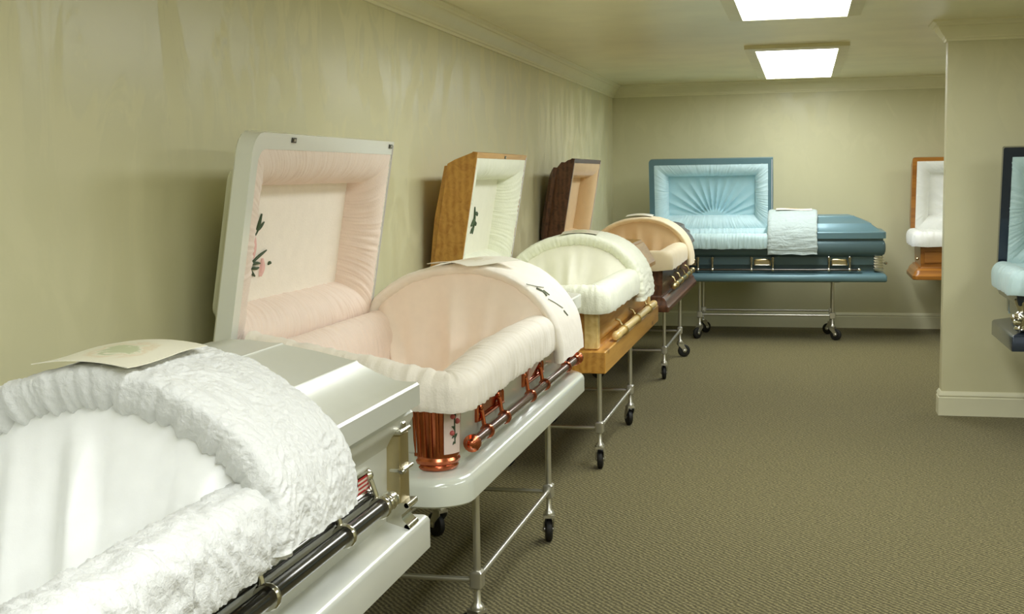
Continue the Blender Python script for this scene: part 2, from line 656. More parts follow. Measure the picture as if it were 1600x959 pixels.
def ceiling_light(xc, y0, y1, label):
    r = empty('ceiling_light', (xc, (y0 + y1) / 2, H))
    hw, hl, f = 0.288, (y1 - y0) / 2, 0.075
    fr = B()
    # frame: four mitred rails standing 30 mm below the ceiling
    outer = [(-hw - f, -hl - f - 0.03), (hw + f, -hl - f - 0.03), (hw + f, hl + f * 0.5), (-hw - f, hl + f * 0.5)]
    inner = [(-hw, -hl), (hw, -hl), (hw, hl), (-hw, hl)]
    v, q = [], []
    for (x, y) in outer:
        v.append((x, y, 0))
    for (x, y) in outer:
        v.append((x, y, -0.026))
    for (x, y) in inner:
        v.append((x, y, -0.034))
    for (x, y) in inner:
        v.append((x, y, -0.012))
    for k in range(4):
        j = (k + 1) % 4
        q += [(k, j, 4 + j, 4 + k), (4 + k, 4 + j, 8 + j, 8 + k), (8 + k, 8 + j, 12 + j, 12 + k)]
    fr.add(v, q)
    fr.build('frame', M['lampframe'], r, 0)
    d = B()
    d.box((-hw, -hl, -0.016), (hw, hl, -0.010))
    d.build('diffuser', M['lamp'], r, 0)
    tag(r, label, 'ceiling light', 'long panel lights in the ceiling')
    return r


LL = ['glowing ceiling panel light nearest the back wall', 'glowing ceiling panel light cut by the top edge of the photo',
      'assumed ceiling panel light above the silver casket, out of view', 'added fill panel light above the open floor on the right, out of view', 'added fill panel light to the right behind the viewer, out of view',  # panels out of view, added so the room is bright enough
      'added short fill panel light, unseen behind the partition wall']  # unseen panel added to lift the ceiling near the partition
for (xc, y0, y1), lb in zip(LIGHTS, LL):
    ceiling_light(xc, y0, y1, lb)

# ================================================================== casket carts
def caster(parent, x, y, ang):
    """swivel caster: stem, fork, wheel"""
    ca, sa = math.cos(ang), math.sin(ang)
    off = 0.035

    def T(p):
        return (x + ca * p[0] - sa * p[1], y + sa * p[0] + ca * p[1], p[2])
    k = B()
    k.lathe((x, y, 0.118), (0, 0, 1), [(0, 0.022), (0.012, 0.024), (0.02, 0.02), (0.03, 0.012), (0.085, 0.010)], 12)
    for s in (-1, 1):
        prof = [(-0.022, 0.122), (0.024, 0.122), (0.030, 0.10), (off + 0.020, 0.060), (off + 0.012, 0.042), (off - 0.012, 0.042), (off - 0.02, 0.066), (-0.02, 0.10)]
        a = [T((p[0], s * 0.019, p[1])) for p in prof]
        b = [T((p[0], s * 0.023, p[1])) for p in prof]
        n = len(prof)
        k.add(a + b, [tuple(range(n)), tuple(range(2 * n - 1, n - 1, -1))] + [(i, (i + 1) % n, n + (i + 1) % n, n + i) for i in range(n)])
    top = [T(p) for p in ((-0.022, -0.023, 0.112), (0.028, -0.023, 0.112), (0.028, 0.023, 0.112), (-0.022, 0.023, 0.112))]
    tp2 = [(p[0], p[1], 0.124) for p in top]
    k.add(top + tp2, [(0, 3, 2, 1), (4, 5, 6, 7), (0, 1, 5, 4), (1, 2, 6, 5), (2, 3, 7, 6), (3, 0, 4, 7)])
    cst = k.build('caster', M['chrome'], parent)
    w = B()
    c = T((off, 0, 0.052))
    w.lathe((c[0] + sa * 0.016, c[1] - ca * 0.016, c[2]), (-sa, ca, 0),
            [(0, 0.02), (0.0, 0.036), (0.002, 0.044), (0.005, 0.050), (0.010, 0.052), (0.022, 0.052), (0.027, 0.050), (0.030, 0.044), (0.032, 0.036), (0.032, 0.02)], 24)
    w.build('wheel', M['rubber'], cst, 30)
    h = B()
    h.lathe((c[0] + sa * 0.027, c[1] - ca * 0.027, c[2]), (-sa, ca, 0), [(0, 0.008), (0.004, 0.013), (0.05, 0.013), (0.054, 0.008)], 12)
    h.build('axle', M['chrome'], cst)


def cart(loc, rz, label, L=1.16, W=0.47, angs=(0.3, 1.2, -0.6, 2.0), top=0.548):
    """welded tube bier on four casters; local x along its length, y towards the wall"""
    r = empty('casket_cart', loc, rz)
    rt = 0.0125
    zc = 0.225
    posts = [(0, 0), (L, 0), (0, W), (L, W)]
    for x, y in posts:
        k = B()
        k.tube([(x, y, 0.2), (x, y, top - 0.012)], rt)
        lg = k.build('leg', M['chrome'], r)
        c = B()
        c.box((x - 0.026, y - 0.02, zc - 0.03), (x + 0.026, y + 0.02, zc + 0.03), 0.006)
        c.build('clamp', M['chrome'], lg)
    for y in (0, W):
        k = B()
        k.tube([(0, y, zc), (L, y, zc)], 0.010)
        k.build('side_rail', M['chrome'], r)
        k = B()
        k.tube([(-0.06, y, top - 0.011), (L + 0.06, y, top - 0.011)], 0.011)
        k.build('top_rail', M['chrome'], r)
    for x in (0, L):
        k = B()
        k.tube([(x, 0, zc - 0.004), (x, W, zc - 0.004)], 0.0095)
        k.build('cross_rail', M['chrome'], r)
        k = B()
        k.tube([(x, 0, top - 0.012), (x, W, top - 0.012)], 0.011)
        k.build('cross_rail', M['chrome'], r)
    for (x, y), a in zip(posts, angs):
        caster(r, x, y, a)
    tag(r, label, 'casket cart', 'wheeled tube carts under the caskets')
    return r


# ================================================================== caskets
ZB = 0.55     # underside of the tray above the floor
WT = 0.757    # tray width
VF = 0.742    # front of the lid rim, measured from the tray's back edge
VB = 0.020


def ring(u0, u1, v0, v1, r0, r1, z, n=5):
    """plan ring of a casket level: r0 rounds the head corners, r1 the foot corners"""
    out = []
    for cu, cv, rad, a0 in ((u1 - r1, v1 - r1, r1, 0), (u0 + r0, v1 - r0, r0, 90), (u0 + r0, v0 + r0, r0, 180), (u1 - r1, v0 + r1, r1, 270)):
        for k in range(n + 1):
            a = math.radians(a0 + 90 * k / n)
            out.append((cu + rad * math.cos(a), -(cv + rad * math.sin(a)), z - ZB))
    return out


def P3(u, v, z):
    return (u, -v, z - ZB)


LIDS = {
    'metal': [(0, 0, .936), (0, 0, .988), (.005, .005, .994), (.030, .026, .997), (.052, .046, 1.004), (.09, .085, 1.03), (.123, .12, 1.058), (.127, .124, 1.066),
              (.14, .135, 1.069), (.2, .2, 1.098), (.262, .26, 1.122), (.266, .264, 1.127), (.285, .28, 1.129), (.33, .31, 1.140), (.355, .325, 1.142)],
    'pine': [(0, 0, .934), (0, 0, .958), (.006, 0.0, .964), (.052, 0.0, 1.045), (.078, 0.0, 1.080), (.088, 0.012, 1.084), (.092, .014, 1.098), (.35, .016, 1.112)],
    'walnut': [(0, 0, .934), (0, 0, .956), (.008, .004, .964), (.018, .006, .985), (.036, .016, 1.005), (.038, .016, 1.03), (.06, .022, 1.045), (.082, .034, 1.06), (.084, .034, 1.086),
               (.11, .05, 1.10), (.16, .06, 1.112), (.35, .07, 1.118)],
}
BODIES = {
    'urn': [(.055, .64), (.055, .82), (.050, .845), (.038, .868), (.024, .888), (.016, .905), (.016, .918), (.022, .925), (.022, .9345)],
    'metal': [(.085, .64), (.085, .735), (.080, .752), (.060, .768), (.030, .782), (.012, .796), (.004, .82), (.002, .85), (.004, .885), (.012, .908), (.022, .918), (.022, .9345)],
    'pine': [(.040, .655), (.040, .932)],
    'walnut': [(.045, .66), (.040, .70), (.034, .90), (.024, .91), (.024, .932)],
}
TRAYS = {
    'silver': [(0, .55), (0, .624), (.004, .632), (.012, .638), (.095, .662)],
    'white': [(.006, .55), (0, .556), (0, .612), (.004, .624), (.012, .633), (.024, .638), (.10, .646)],
    'blue': [(.012, .55), (.004, .556), (0, .562), (0, .598), (.012, .616), (.04, .63), (.09, .642)],
    'pine': [(.003, .55), (0, .553), (0, .655), (.004, .660), (.05, .660)],
    'walnut': [(.004, .55), (0, .556), (0, .585), (.006, .592), (.012, .60), (.018, .622), (.036, .645), (.05, .652), (.052, .664)],
}
FULL = [(.02, .985), (.06, 1.06), (.2, 1.148), (.375, 1.186), (.52, 1.176), (.64, 1.13), (.73, 1.055), (.785, .965), (.805, .88), (.808, .80)]
FLAT = [(.02, .985), (.06, 1.05), (.19, 1.128), (.375, 1.172), (.50, 1.156), (.60, 1.118), (.70, 1.055), (.768, .985), (.800, .915), (.808, .845)]

HV, HZ, OPEN = 0.03, 0.948, math.radians(80.5)


def swing(u, v, z, ang=OPEN):
    """a point of the closed head lid carried to the open position"""
    c, s = math.cos(ang), math.sin(ang)
    dv, dz = v - HV, z - HZ
    return (u, HV + dv * c - dz * s, HZ + dv * s + dz * c)


def swing_arr(U, V, Z, ang=OPEN):
    c, s = math.cos(ang), math.sin(ang)
    dv, dz = V - HV, Z - HZ
    return np.stack([U, -(HV + dv * c - dz * s), HZ + dv * s + dz * c - ZB], -1)


def lid_rings(levels, u0, u1, head, r_end, scale=1.0, inner=0.0):
    """levels of a lid; head True: sloped end at u0, flat seam end at u1 (and the reverse)"""
    out = []
    for iv, ie, z in levels:
        iv, ie = iv * scale + inner, ie + inner
        z = z - inner
        r = max(0.004, r_end - ie * 0.2)
        if head:
            out.append(ring(u0 + ie, u1 - inner, VB + iv, VF - iv, r, 0.003, z))
        else:
            out.append(ring(u0 + inner, u1 - ie, VB + iv, VF - iv, 0.003, r, z))
    return out


def casket(name, label, loc, rz, LT, seam, style, lid_style, tray_style, mats, tray_r=0.01, end_r=0.02, be=0.02, throw=FULL,
           throw_len=0.45, throw_skew=0.0, roll='shirr', panel='plain', seed=1, density=1.0, cat='casket', angle=OPEN, plain_roll=False, lip=(.05, .045, .02), bunt_dz=0.0, head_slope=0.0, frill=1.0, folds=1.0, lid_du=0.0, lid_dv=0.0, lid_dz=0.0):
    R = empty(name, loc, rz)
    tag(R, label, cat, 'caskets on display')
    m_tray, m_body, m_lid, m_roll, m_panel, m_throw, m_curtain, m_bunt = mats
    n_res = lambda x: max(8, int(x * density))
    # --- tray
    b = B()
    b.loft([ring(i, LT - i, i, WT - i, max(0.003, tray_r - i * 0.5), max(0.003, tray_r - i * 0.5), z, 8) for i, z in TRAYS[tray_style]])
    b.build('tray', m_tray, R, 35)
    # --- body shell (hollow at the head half)
    b = B()
    rings = [ring(be + i, LT - be - i, VB + i, VF - i, max(0.004, end_r - i * 0.3), max(0.004, end_r - i * 0.3), z, 6) for i, z in BODIES[style]]
    top = BODIES[style][-1]
    for i, z in ((top[0] + 0.025, top[1]), (top[0] + 0.03, 0.70)):
        rings.append(ring(be + i, LT - be - i, VB + i, VF - i, 0.01, 0.01, z, 6))
    b.loft(rings)
    b.build('body', m_body, R, 35)
    # --- foot lid
    lv = LIDS[lid_style]
    b = B()
    b.loft(lid_rings(lv, seam, LT - be, False, end_r))
    b.build('foot_lid', m_lid, R, 30)
    # --- head lid, open
    b = B()
    outer = lid_rings(lv, be - lid_du, seam - 0.004, True, end_r)
    lf, lh, ls = lip
    mouth = [ring(be - lid_du + lh, seam - .004 - ls, VB + .03, VF - lf, max(.004, end_r - lh * .4), 0.003, z) for z in (lv[0][2], lv[0][2] + .05)]
    inner = lid_rings([(max(iv, .06), max(ie, .055), z) for iv, ie, z in lv if z > lv[0][2] + .06], be - lid_du, seam - 0.03, True, end_r, 1.0, 0.014)
    b.loft(inner[::-1] + mouth[::-1] + outer)
    v2 = []
    for (x, y, z) in b.v:
        u, v, zz = swing(x, -y, z + ZB, angle)
        v2.append(P3(u, v, zz))
    b.v = v2
    hl = b.build('head_lid', m_lid, R, 30)
    hl.location = (0, -lid_dv, lid_dz)
    # lid seal along the edge
    b = B()
    e = 0.014
    zz = lv[0][2] - 0.001
    cs = [(be - lid_du + e, VB + e), (seam - e, VB + e), (seam - e, VF - e), (be + e, VF - e)]
    pts = [Vector(P3(*swing(u, v, zz, angle))) for u, v in cs + cs[:1]]
    b.tube([pts[1], pts[2]], 0.003, 6)
    b.build('seal', M['gasket'], hl)
    # --- lining of the lid: four gathered rolls and a panel
    a0, a1, b0, b1 = be - lid_du + lh - .002, seam - .004 - ls + .002, VB + 0.028, VF - lf + .002
    w, d = 0.128, 0.118
    nt = n_res(22)

    def roll_side(k):
        t = np.linspace(0, 1, nt)[None, :]
        off = w * np.sin(t * PI / 2)
        dep = d * (1 - np.cos(t * PI / 2)) - 0.012 * np.sin(t * PI)
        length = (a1 - a0) if k in (0, 2) else (b1 - b0)
        ns = n_res(length * 190)
        s = np.linspace(0, 1, ns)[:, None]
        if k == 0:
            U = a0 + off + s * (a1 - a0 - 2 * off); V = b0 + off + 0 * s
        elif k == 2:
            U = a0 + off + s * (a1 - a0 - 2 * off); V = b1 - off + 0 * s
        elif k == 1:
            V = b0 + off + s * (b1 - b0 - 2 * off); U = a1 - off + 0 * s
        else:
            V = b0 + off + s * (b1 - b0 - 2 * off); U = a0 + off + 0 * s
        Z = lv[0][2] + 0.002 + dep + 0 * s
        P = swing_arr(U + 0 * Z, V + 0 * Z, Z, angle)
        A, T = np.broadcast_arrays(s * length, t * 0.14)
        ends = np.minimum(1, np.minimum(s, 1 - s) * 18)
        if plain_roll:
            D = 0.003 * pn(A * 6, T * 9, seed + k)
        else:
            D = shirr(A, T, 0.0035, 75, 7, seed + k) + 0.003 * pn(A * 14, T * 20, seed + 9)
        grid('lining_roll', P, m_roll, hl, D * ends, flip=k in (1, 2))
    for k in range(4):
        roll_side(k)
    # panel
    nu, nv = n_res(150), n_res(90)
    uu = np.linspace(a0 + w * 0.97, a1 - w * 0.97, nu)[:, None]
    vv = np.linspace(b0 + w * 0.97, b1 - w * 0.97, nv)[None, :]
    U, V = np.broadcast_arrays(uu, vv)
    D = 0.003 * pn(U * 7, V * 7, seed + 21)
    if panel == 'sunburst':
        cu, cv = (a0 + a1) / 2 + 0.02, b0 + w * 0.5
        ra = np.hypot(U - cu, V - cv)
        an = np.arctan2(V - cv, U - cu)
        mask = np.clip((ra - 0.10) / 0.05, 0, 1) * np.clip(1.3 - ra / 0.42, 0, 1) * np.clip((V - b0 - w) / .05, 0, 1) * np.clip((b1 - w - V) / .02, 0, 1)
        D = D - 0.042 * mask * (np.abs(np.sin(an * 15 + 0.3 * pn(an * 5, ra * 3, seed))) - 0.4)
    Zp = lv[0][2] + d + 0.0 - D
    P = swing_arr(U, V, Zp, angle)
    grid('lining_panel', P, m_panel, hl)
    # --- throw over the foot lid
    prof, ps = spline(throw, n_res(300))
    plen = ps[-1]
    tang = np.gradient(prof, axis=0)
    nrm = np.stack([-tang[:, 1], tang[:, 0]], -1)
    nrm /= np.linalg.norm(nrm, axis=1, keepdims=True)
    wl = throw_len
    fr_ = frill
    sec = [(0.006, -.066 * fr_), (-.012, -.062 * fr_), (-.026, -.046 * fr_), (-.034, -.024 * fr_), (-.028, -.006), (-.004, .002), (.04, .0), (wl * .5, .003), (wl - .04, .001), (wl - .012, -.002), (wl, -.010), (wl - .002, -.022), (wl - .02, -.030)]
    sc, ss = spline(sec, n_res(150))
    hang = np.clip((np.linspace(0, 1, len(prof)) - 0.62) / 0.38, 0, 1)
    U = seam + sc[None, :, 0] + throw_skew * (hang ** 1.5)[:, None]
    off = sc[None, :, 1] * np.where(sc[None, :, 0] > .05, 1 - 0.4 * hang[:, None], 1)
    V = prof[:, None, 0] + nrm[:, None, 0] * off
    Z = prof[:, None, 1] + nrm[:, None, 1] * off
    # the hanging hem is wavy
    A, Bc = np.broadcast_arrays(ps[:, None], ss[None, :])
    Z = Z - 0.012 * (hang[:, None] ** 2) * pn(Bc * 9, Bc * 0, seed + 30)
    P = np.stack([U + 0 * Z, -V, Z - ZB], -1)
    if roll == 'crush':
        D = crush(A, Bc, 0.0085, 26, seed + 40) + 0.006 * pn(A * 9, Bc * 9, seed + 44)
        near = np.exp(-(Bc / 0.085) ** 2)
        D = D * (1 - near * 0.7) + near * shirr(A, Bc, 0.013, 34, 4, seed + 45)
    elif roll == 'smooth':
        D = 0.004 * pn(A * 8, Bc * 8, seed + 40) + 0.0015 * pn(A * 30, Bc * 30, seed + 41)
        near = np.exp(-(Bc / 0.05) ** 2)
        D = D + near * shirr(A, Bc, 0.003, 30, 5, seed + 45)
    else:
        D = crush(A, Bc, 0.0035, 30, seed + 40) + 0.005 * pn(A * 9, Bc * 9, seed + 44)
        D = D + hang[:, None] * shirr(A, Bc, 0.006, 34, 7, seed + 47)
        near = np.exp(-(Bc / 0.06) ** 2)
        D = D * (1 - near * 0.6) + near * shirr(A, Bc, 0.006, 48, 5, seed + 45)
    grid('throw', P, m_throw, R, D)
    # --- curtain closing the end of the foot half
    k0, k1 = int(len(prof) * .02), int(len(prof) * .885)
    tp = prof[k0:k1:2] - nrm[k0:k1:2] * (.066 * frill - .014)
    ntd = n_res(70)
    t = np.linspace(0, 1, ntd)[None, :]
    sv = np.linspace(0, 1, len(tp))[:, None]
    zb = 0.68
    vbot = 0.11 + sv * 0.55
    V = tp[:, 0][:, None] * (1 - t ** 1.3) + vbot * t ** 1.3
    Z = tp[:, 1][:, None] * (1 - t) + zb * t
    tt = np.minimum(1, t * 2.0)
    fold = folds * (0.040 * tt * pn(sv * 6.5 - .5 * t, t * 0.6, seed + 50) + 0.018 * tt * pn(sv * 14, t * 0.9, seed + 51))
    for c, wd, am in ((0.46, 0.045, 0.035), (0.12, 0.035, 0.05), (0.86, 0.05, 0.03)):
        fold = fold + am * np.exp(-((sv - c - 0.10 * (t - .5)) / wd) ** 2) * np.minimum(1, t * 2.0)
    U = seam - 0.002 - 0.13 * t - fold
    P = np.stack([U + 0 * Z, -(V + 0 * Z), Z - ZB], -1)
    grid('curtain', P, m_curtain, R)
    # --- bunting rolled over the head end and the front edge
    sec = [(-.125, .69), (-.130, .86), (-.112, .945), (-.07, .978), (-.02, .986), (.015, .975), (.036, .945), (.042, .90), (.040, .862), (.036, .848)]
    sc, ss = spline(sec, n_res(60))
    nf, na, nh = n_res((seam - be) * 200), n_res(26), n_res(110)
    rows = []
    arcl = np.concatenate([np.linspace(0, seam - be - .06, nf), seam - be - .06 + np.linspace(0, .1, na + 1)[1:], seam - be + .04 + np.linspace(0, .6, nh + 1)[1:]])
    for o in sc[:, 0]:
        r = max(0.012, 0.05 + o)
        vf, uh = VF + o, be - o
        col_ = [(u, vf) for u in np.linspace(seam + 0.03, uh + r, nf)]
        for k in range(1, na + 1):
            a = PI / 2 + PI / 2 * k / na
            col_.append((uh + r + r * math.cos(a), vf - r + r * math.sin(a)))
        col_ += [(uh, v) for v in np.linspace(vf - r, 0.075, nh + 1)[1:]]
        rows.append(col_)
    UV = np.transpose(np.array(rows), (1, 0, 2))
    A, Bc = np.broadcast_arrays(arcl[:, None], ss[None, :])
    Zs = np.broadcast_to(sc[None, :, 1], A.shape).copy() + bunt_dz
    hemm = np.clip((Bc - ss[-1] * .7) / (ss[-1] * .3), 0, 1)
    Zs += hemm * 0.010 * pn(A * 10, A * 0, seed + 60)
    lf_ = seam - be - .06
    ramp_ = np.where(arcl < lf_, -.5 * np.clip(1 - (lf_ - arcl) / .45, 0, 1), -.5 + 1.6 * np.clip((arcl - lf_ - .1) / .6, 0, 1))[:, None]
    Zs += head_slope * ramp_ * np.clip(1.2 - hemm, 0, 1)
    # the seam end of the roll is tucked in
    end = np.clip(1 - arcl / 0.03, 0, 1)[:, None] ** 2
    cen_v, cen_z = VF - 0.04, 0.90
    Vv = UV[..., 1] * (1 - .8 * end) + cen_v * .8 * end
    Zs = Zs * (1 - .8 * end) + cen_z * .8 * end
    P = np.stack([UV[..., 0], -Vv, Zs - ZB], -1)
    ok = 1 - end
    if roll == 'crush':
        D = crush(A * 1.2 + Bc * .5, Bc, 0.014, 20, seed + 61) + shirr(A, Bc, 0.004, 30, 6, seed + 62) + .006 * pn(A * 7, Bc * 7, seed)
    elif plain_roll:
        D = 0.004 * pn(A * 6, Bc * 8, seed + 61)
    else:
        D = shirr(A, Bc, 0.0045, 42, 7, seed + 61) + 0.005 * pn(A * 9, Bc * 9, seed + 62)
    grid('bunting', P, m_bunt, R, D * ok, flip=False)
    # --- roll along the hinge side
    sec = [(.145, .69), (.150, .86), (.125, .945), (.085, .975), (.052, .972), (.04, .955)]
    sc, ss = spline(sec, n_res(30))
    us = np.linspace(be + .05, seam - .02, n_res((seam - be) * 190))
    A, Bc = np.broadcast_arrays(us[:, None], ss[None, :])
    P = np.stack([A, np.broadcast_to(-sc[None, :, 0], A.shape), np.broadcast_to(sc[None, :, 1] - ZB + lid_dz * 1.6 * np.linspace(0, 1, len(sc))[None, :], A.shape)], -1)
    D = 0.003 * pn(A * 8, Bc * 8, seed + 71) if plain_roll else shirr(A, Bc, 0.005, 45, 6, seed + 71)
    grid('hinge_roll', P, m_roll, R, D, flip=True)
    # --- bedding
    us, vs = np.linspace(be + .06, seam + .02, 60)[:, None], np.linspace(.10, .68, 40)[None, :]
    U, V = np.broadcast_arrays(us, vs)
    Z = 0.705 + 0.012 * pn(U * 5, V * 5, seed + 80) + 0.02 * np.sin((V - .1) / .58 * PI)
    grid('mattress', np.stack([U, -V, Z - ZB], -1), m_curtain, R)
    a, c = np.linspace(-1, 1, 40)[:, None], np.linspace(-1, 1, 40)[None, :]
    hump = np.maximum(0, 1 - np.abs(a) ** 4) ** .5 * np.maximum(0, 1 - np.abs(c) ** 4) ** .5
    A, Bc = np.broadcast_arrays(a, c)
    pz = 0.715 + 0.12 * hump + .004 * pn(A * 4, Bc * 4, seed)
    grid('pillow', np.stack([be + .26 + A * .11, -(.39 + Bc * .2), pz - ZB], -1), m_roll, R)
    return R, hl


# ---------------------------------------------------------------- hardware
def bar_handle(R, u0, u1, v, z, r, m_bar, m_fit, lugs, plate=None, ball=False, knob=1.25, style='post', body_v=0.657, second=False, plate_mat=None, flag=False, tip_mat=None):
    k = B()
    k.tube([P3(u0, v, z), P3(u1, v, z)], r, 16)
    bar = k.build('handle_bar', m_bar, R)
    if second:
        k = B()
        k.tube([P3(u0 + .02, v - r * 1.6, z + r * 1.45), P3(u1 - .02, v - r * 1.6, z + r * 1.45)], r * .55, 10)
        k.build('inner_rod', m_bar, bar)
    for s, u in ((-1, u0), (1, u1)):
        k = B()
        if ball:
            k.lathe(P3(u - s * .005, v, z), (s, 0, 0), [(0, r * .8), (.006, r * 1.25), (.018, r * 1.5), (.03, r * 1.25), (.036, r * .5)], 14)
        else:
            k.lathe(P3(u - s * .03, v, z), (s, 0, 0), [(0, r * 1.02), (.004, r * 1.2), (.012, r * 1.2), (.016, r * 1.05), (.026, r * 1.05), (.03, r * knob), (.044, r * knob), (.05, r * .9), (.056, r * 1.05), (.066, r * .8), (.07, r * .3)], 16)
        k.build('bar_tip', tip_mat or m_fit, bar)
    for u in lugs:
        k = B()
        # ring round the bar, arm up to the plate, small boss
        k.lathe(P3(u - .009, v, z), (1, 0, 0), [(0, r * 1.05), (.0, r * 1.35), (.005, r * 1.5), (.013, r * 1.5), (.018, r * 1.35), (.018, r * 1.05)], 16)
        if style == 'post':
            k.tube([P3(u, v - r * .5, z + r * .6), P3(u, v - .012, z + .032), P3(u, body_v + .016, z + .062), P3(u, body_v + .006, z + .075)], [.0085, .0075, .009, .012], 10)
            k.lathe(P3(u, body_v + .002, z + .076), (0, -1, .3), [(0, .006), (.006, .014), (.014, .014), (.02, .006)], 12)
        elif style == 'strap':
            k.tube([P3(u, v - r * .3, z + r), P3(u, v - .02, z + .05), P3(u, body_v + .004, z + .06)], [.007, .007, .007], 8)
            k.tube([P3(u, v, z + r), P3(u, v, z - r * 1.6)], [.006, .005], 8)
        elif style == 'column':
            k.lathe(P3(u, v, z - .018), (0, 0, 1), [(0, .006), (.004, .012), (.03, .013), (.034, .009), (.06, .0095), (.09, .011), (.10, .014), (.11, .012), (.118, .016), (.132, .016), (.14, .008)], 12)
            k.tube([P3(u, v, z + .085), P3(u, body_v - .01, z + .085)], .008, 8)
        k.build('bar_bracket', m_fit, bar)
    if plate:
        for (ua, ub) in plate:
            k = B()
            h0, h1 = z + .035, z + .095
            pts = [(ua, h0), (ub, h0), (ub, h1 - .012), (ub - .012, h1), (ua + .012, h1), (ua, h1 - .012)]
            n = len(pts)
            va = body_v - .004
            lay = [(va, 0.0), (va + .014, 0.0), (va + .018, .006), (va + .010, .012)]
            cu, cz = (ua + ub) / 2, (h0 + h1) / 2
            rings = []
            for vv, ins in lay:
                rings.append([P3(p[0] + (ins if p[0] < cu else -ins), vv, p[1] + (ins if p[1] < cz else -ins)) for p in pts])
            k.loft(rings)
            pl = k.build('escutcheon', plate_mat or m_fit, R)
            if flag:
                q = [P3(ua + .014, va + .013, h0 + .012), P3(ub - .014, va + .013, h0 + .012), P3(ub - .014, va + .013, h1 - .012), P3(ua + .014, va + .013, h1 - .012)]
                q2 = [P3(ua + .014, va + .015, h0 + .012), P3(ub - .014, va + .015, h0 + .012), P3(ub - .014, va + .015, h1 - .012), P3(ua + .014, va + .015, h1 - .012)]
                f = finish('flag_inlay', q + q2, [(0, 1, 2, 3), (4, 5, 6, 7), (0, 1, 5, 4), (1, 2, 6, 5), (2, 3, 7, 6), (3, 0, 4, 7)], M['flag'], pl, 0,
                           uvs=[(1, 0), (0, 0), (0, 1), (1, 1)] * 2)
                f['label'] = 'flag with red and white stripes and blue starred corner'
            else:
                k = B()
                k.tube([P3(ua + .012, va + .016, h0 + .006), P3(ub - .012, va + .016, h0 + .006)], .006, 8)
                k.build('escutcheon_rim', m_fit, pl)
    return bar


def lid_catch(hl, R, u, ang=OPEN):
    """small latch plates on the front edge of the open lid"""
    for uu in u:
        k = B()
        c = [swing(uu + a, VF - .018 + b, .932, ang) for a, b in ((-.016, -.008), (.016, -.008), (.016, .008), (-.016, .008))]
        t = [swing(uu + a, VF - .018 + b, .936, ang) for a, b in ((-.016, -.008), (.016, -.008), (.016, .008), (-.016, .008))]
        k.add([P3(*p) for p in c] + [P3(*p) for p in t], [(0, 1, 2, 3), (4, 5, 6, 7), (0, 1, 5, 4), (1, 2, 6, 5), (2, 3, 7, 6), (3, 0, 4, 7)])
        o = k.build('lid_catch', M['gunmetal'], hl, 0)
        k = B()
        c = [swing(uu + a, VF - .018 + b, .930, ang) for a, b in ((-.008, -.004), (.008, -.004), (.008, .004), (-.008, .004))]
        t = [swing(uu + a, VF - .018 + b, .933, ang) for a, b in ((-.008, -.004), (.008, -.004), (.008, .004), (-.008, .004))]
        k.add([P3(*p) for p in c] + [P3(*p) for p in t], [(0, 1, 2, 3), (4, 5, 6, 7), (0, 1, 5, 4), (1, 2, 6, 5), (2, 3, 7, 6), (3, 0, 4, 7)])
        k.build('catch_plate', M['nickel'], o, 0)


def stitch(hl, name, strokes, mat, zc, ang=OPEN):
    """raised embroidery on the lid panel: strokes of (u, v) points with widths"""
    k = B()
    for pts, wd in strokes:
        sp, _ = spline(np.array(pts, float), 14) if len(pts) > 2 else (np.array(pts, float), 0)
        n = len(sp)
        k.tube([P3(*swing(p[0], p[1], zc, ang)) for p in sp], [wd * (0.35 + 0.65 * math.sin(PI * (i + .6) / (n + .2))) for i in range(n)], 6)
    return k.build(name, mat, hl)


# ================================================================== the caskets in the room
HALF = PI / 2


def corner_boxes(R, LT, be, parts_fn):
    for s, u in ((0, be), (1, LT - be)):
        parts_fn(R, s, u)


# ---- silver metal casket nearest the viewer
silver, hl = casket('casket', 'brushed silver metal casket with white crushed lining, closest to the viewer', (0.18, 0.93, ZB), HALF, 2.15, 1.19,
                    'urn', 'metal', 'silver',
                    (M['silver_tray'], M['silver'], M['silver'], M['f_white'], M['f_white_satin'], M['f_white'], M['f_white_satin'], M['f_white']),
                    tray_r=0.008, end_r=0.012, be=0.012, throw=FLAT, throw_len=0.34, throw_skew=-0.05, roll='crush', bunt_dz=-.025, frill=1.25, seed=11, density=1.25)
bar_handle(silver, 0.28, 1.90, 0.728, 0.735, 0.019, M['gunmetal'], M['nickel'], [.40, .60, .98, 1.19, 1.60, 1.84], plate=[(.42, .58), (1.0, 1.16), (1.68, 1.86)],
           body_v=0.689, second=True, flag=True)


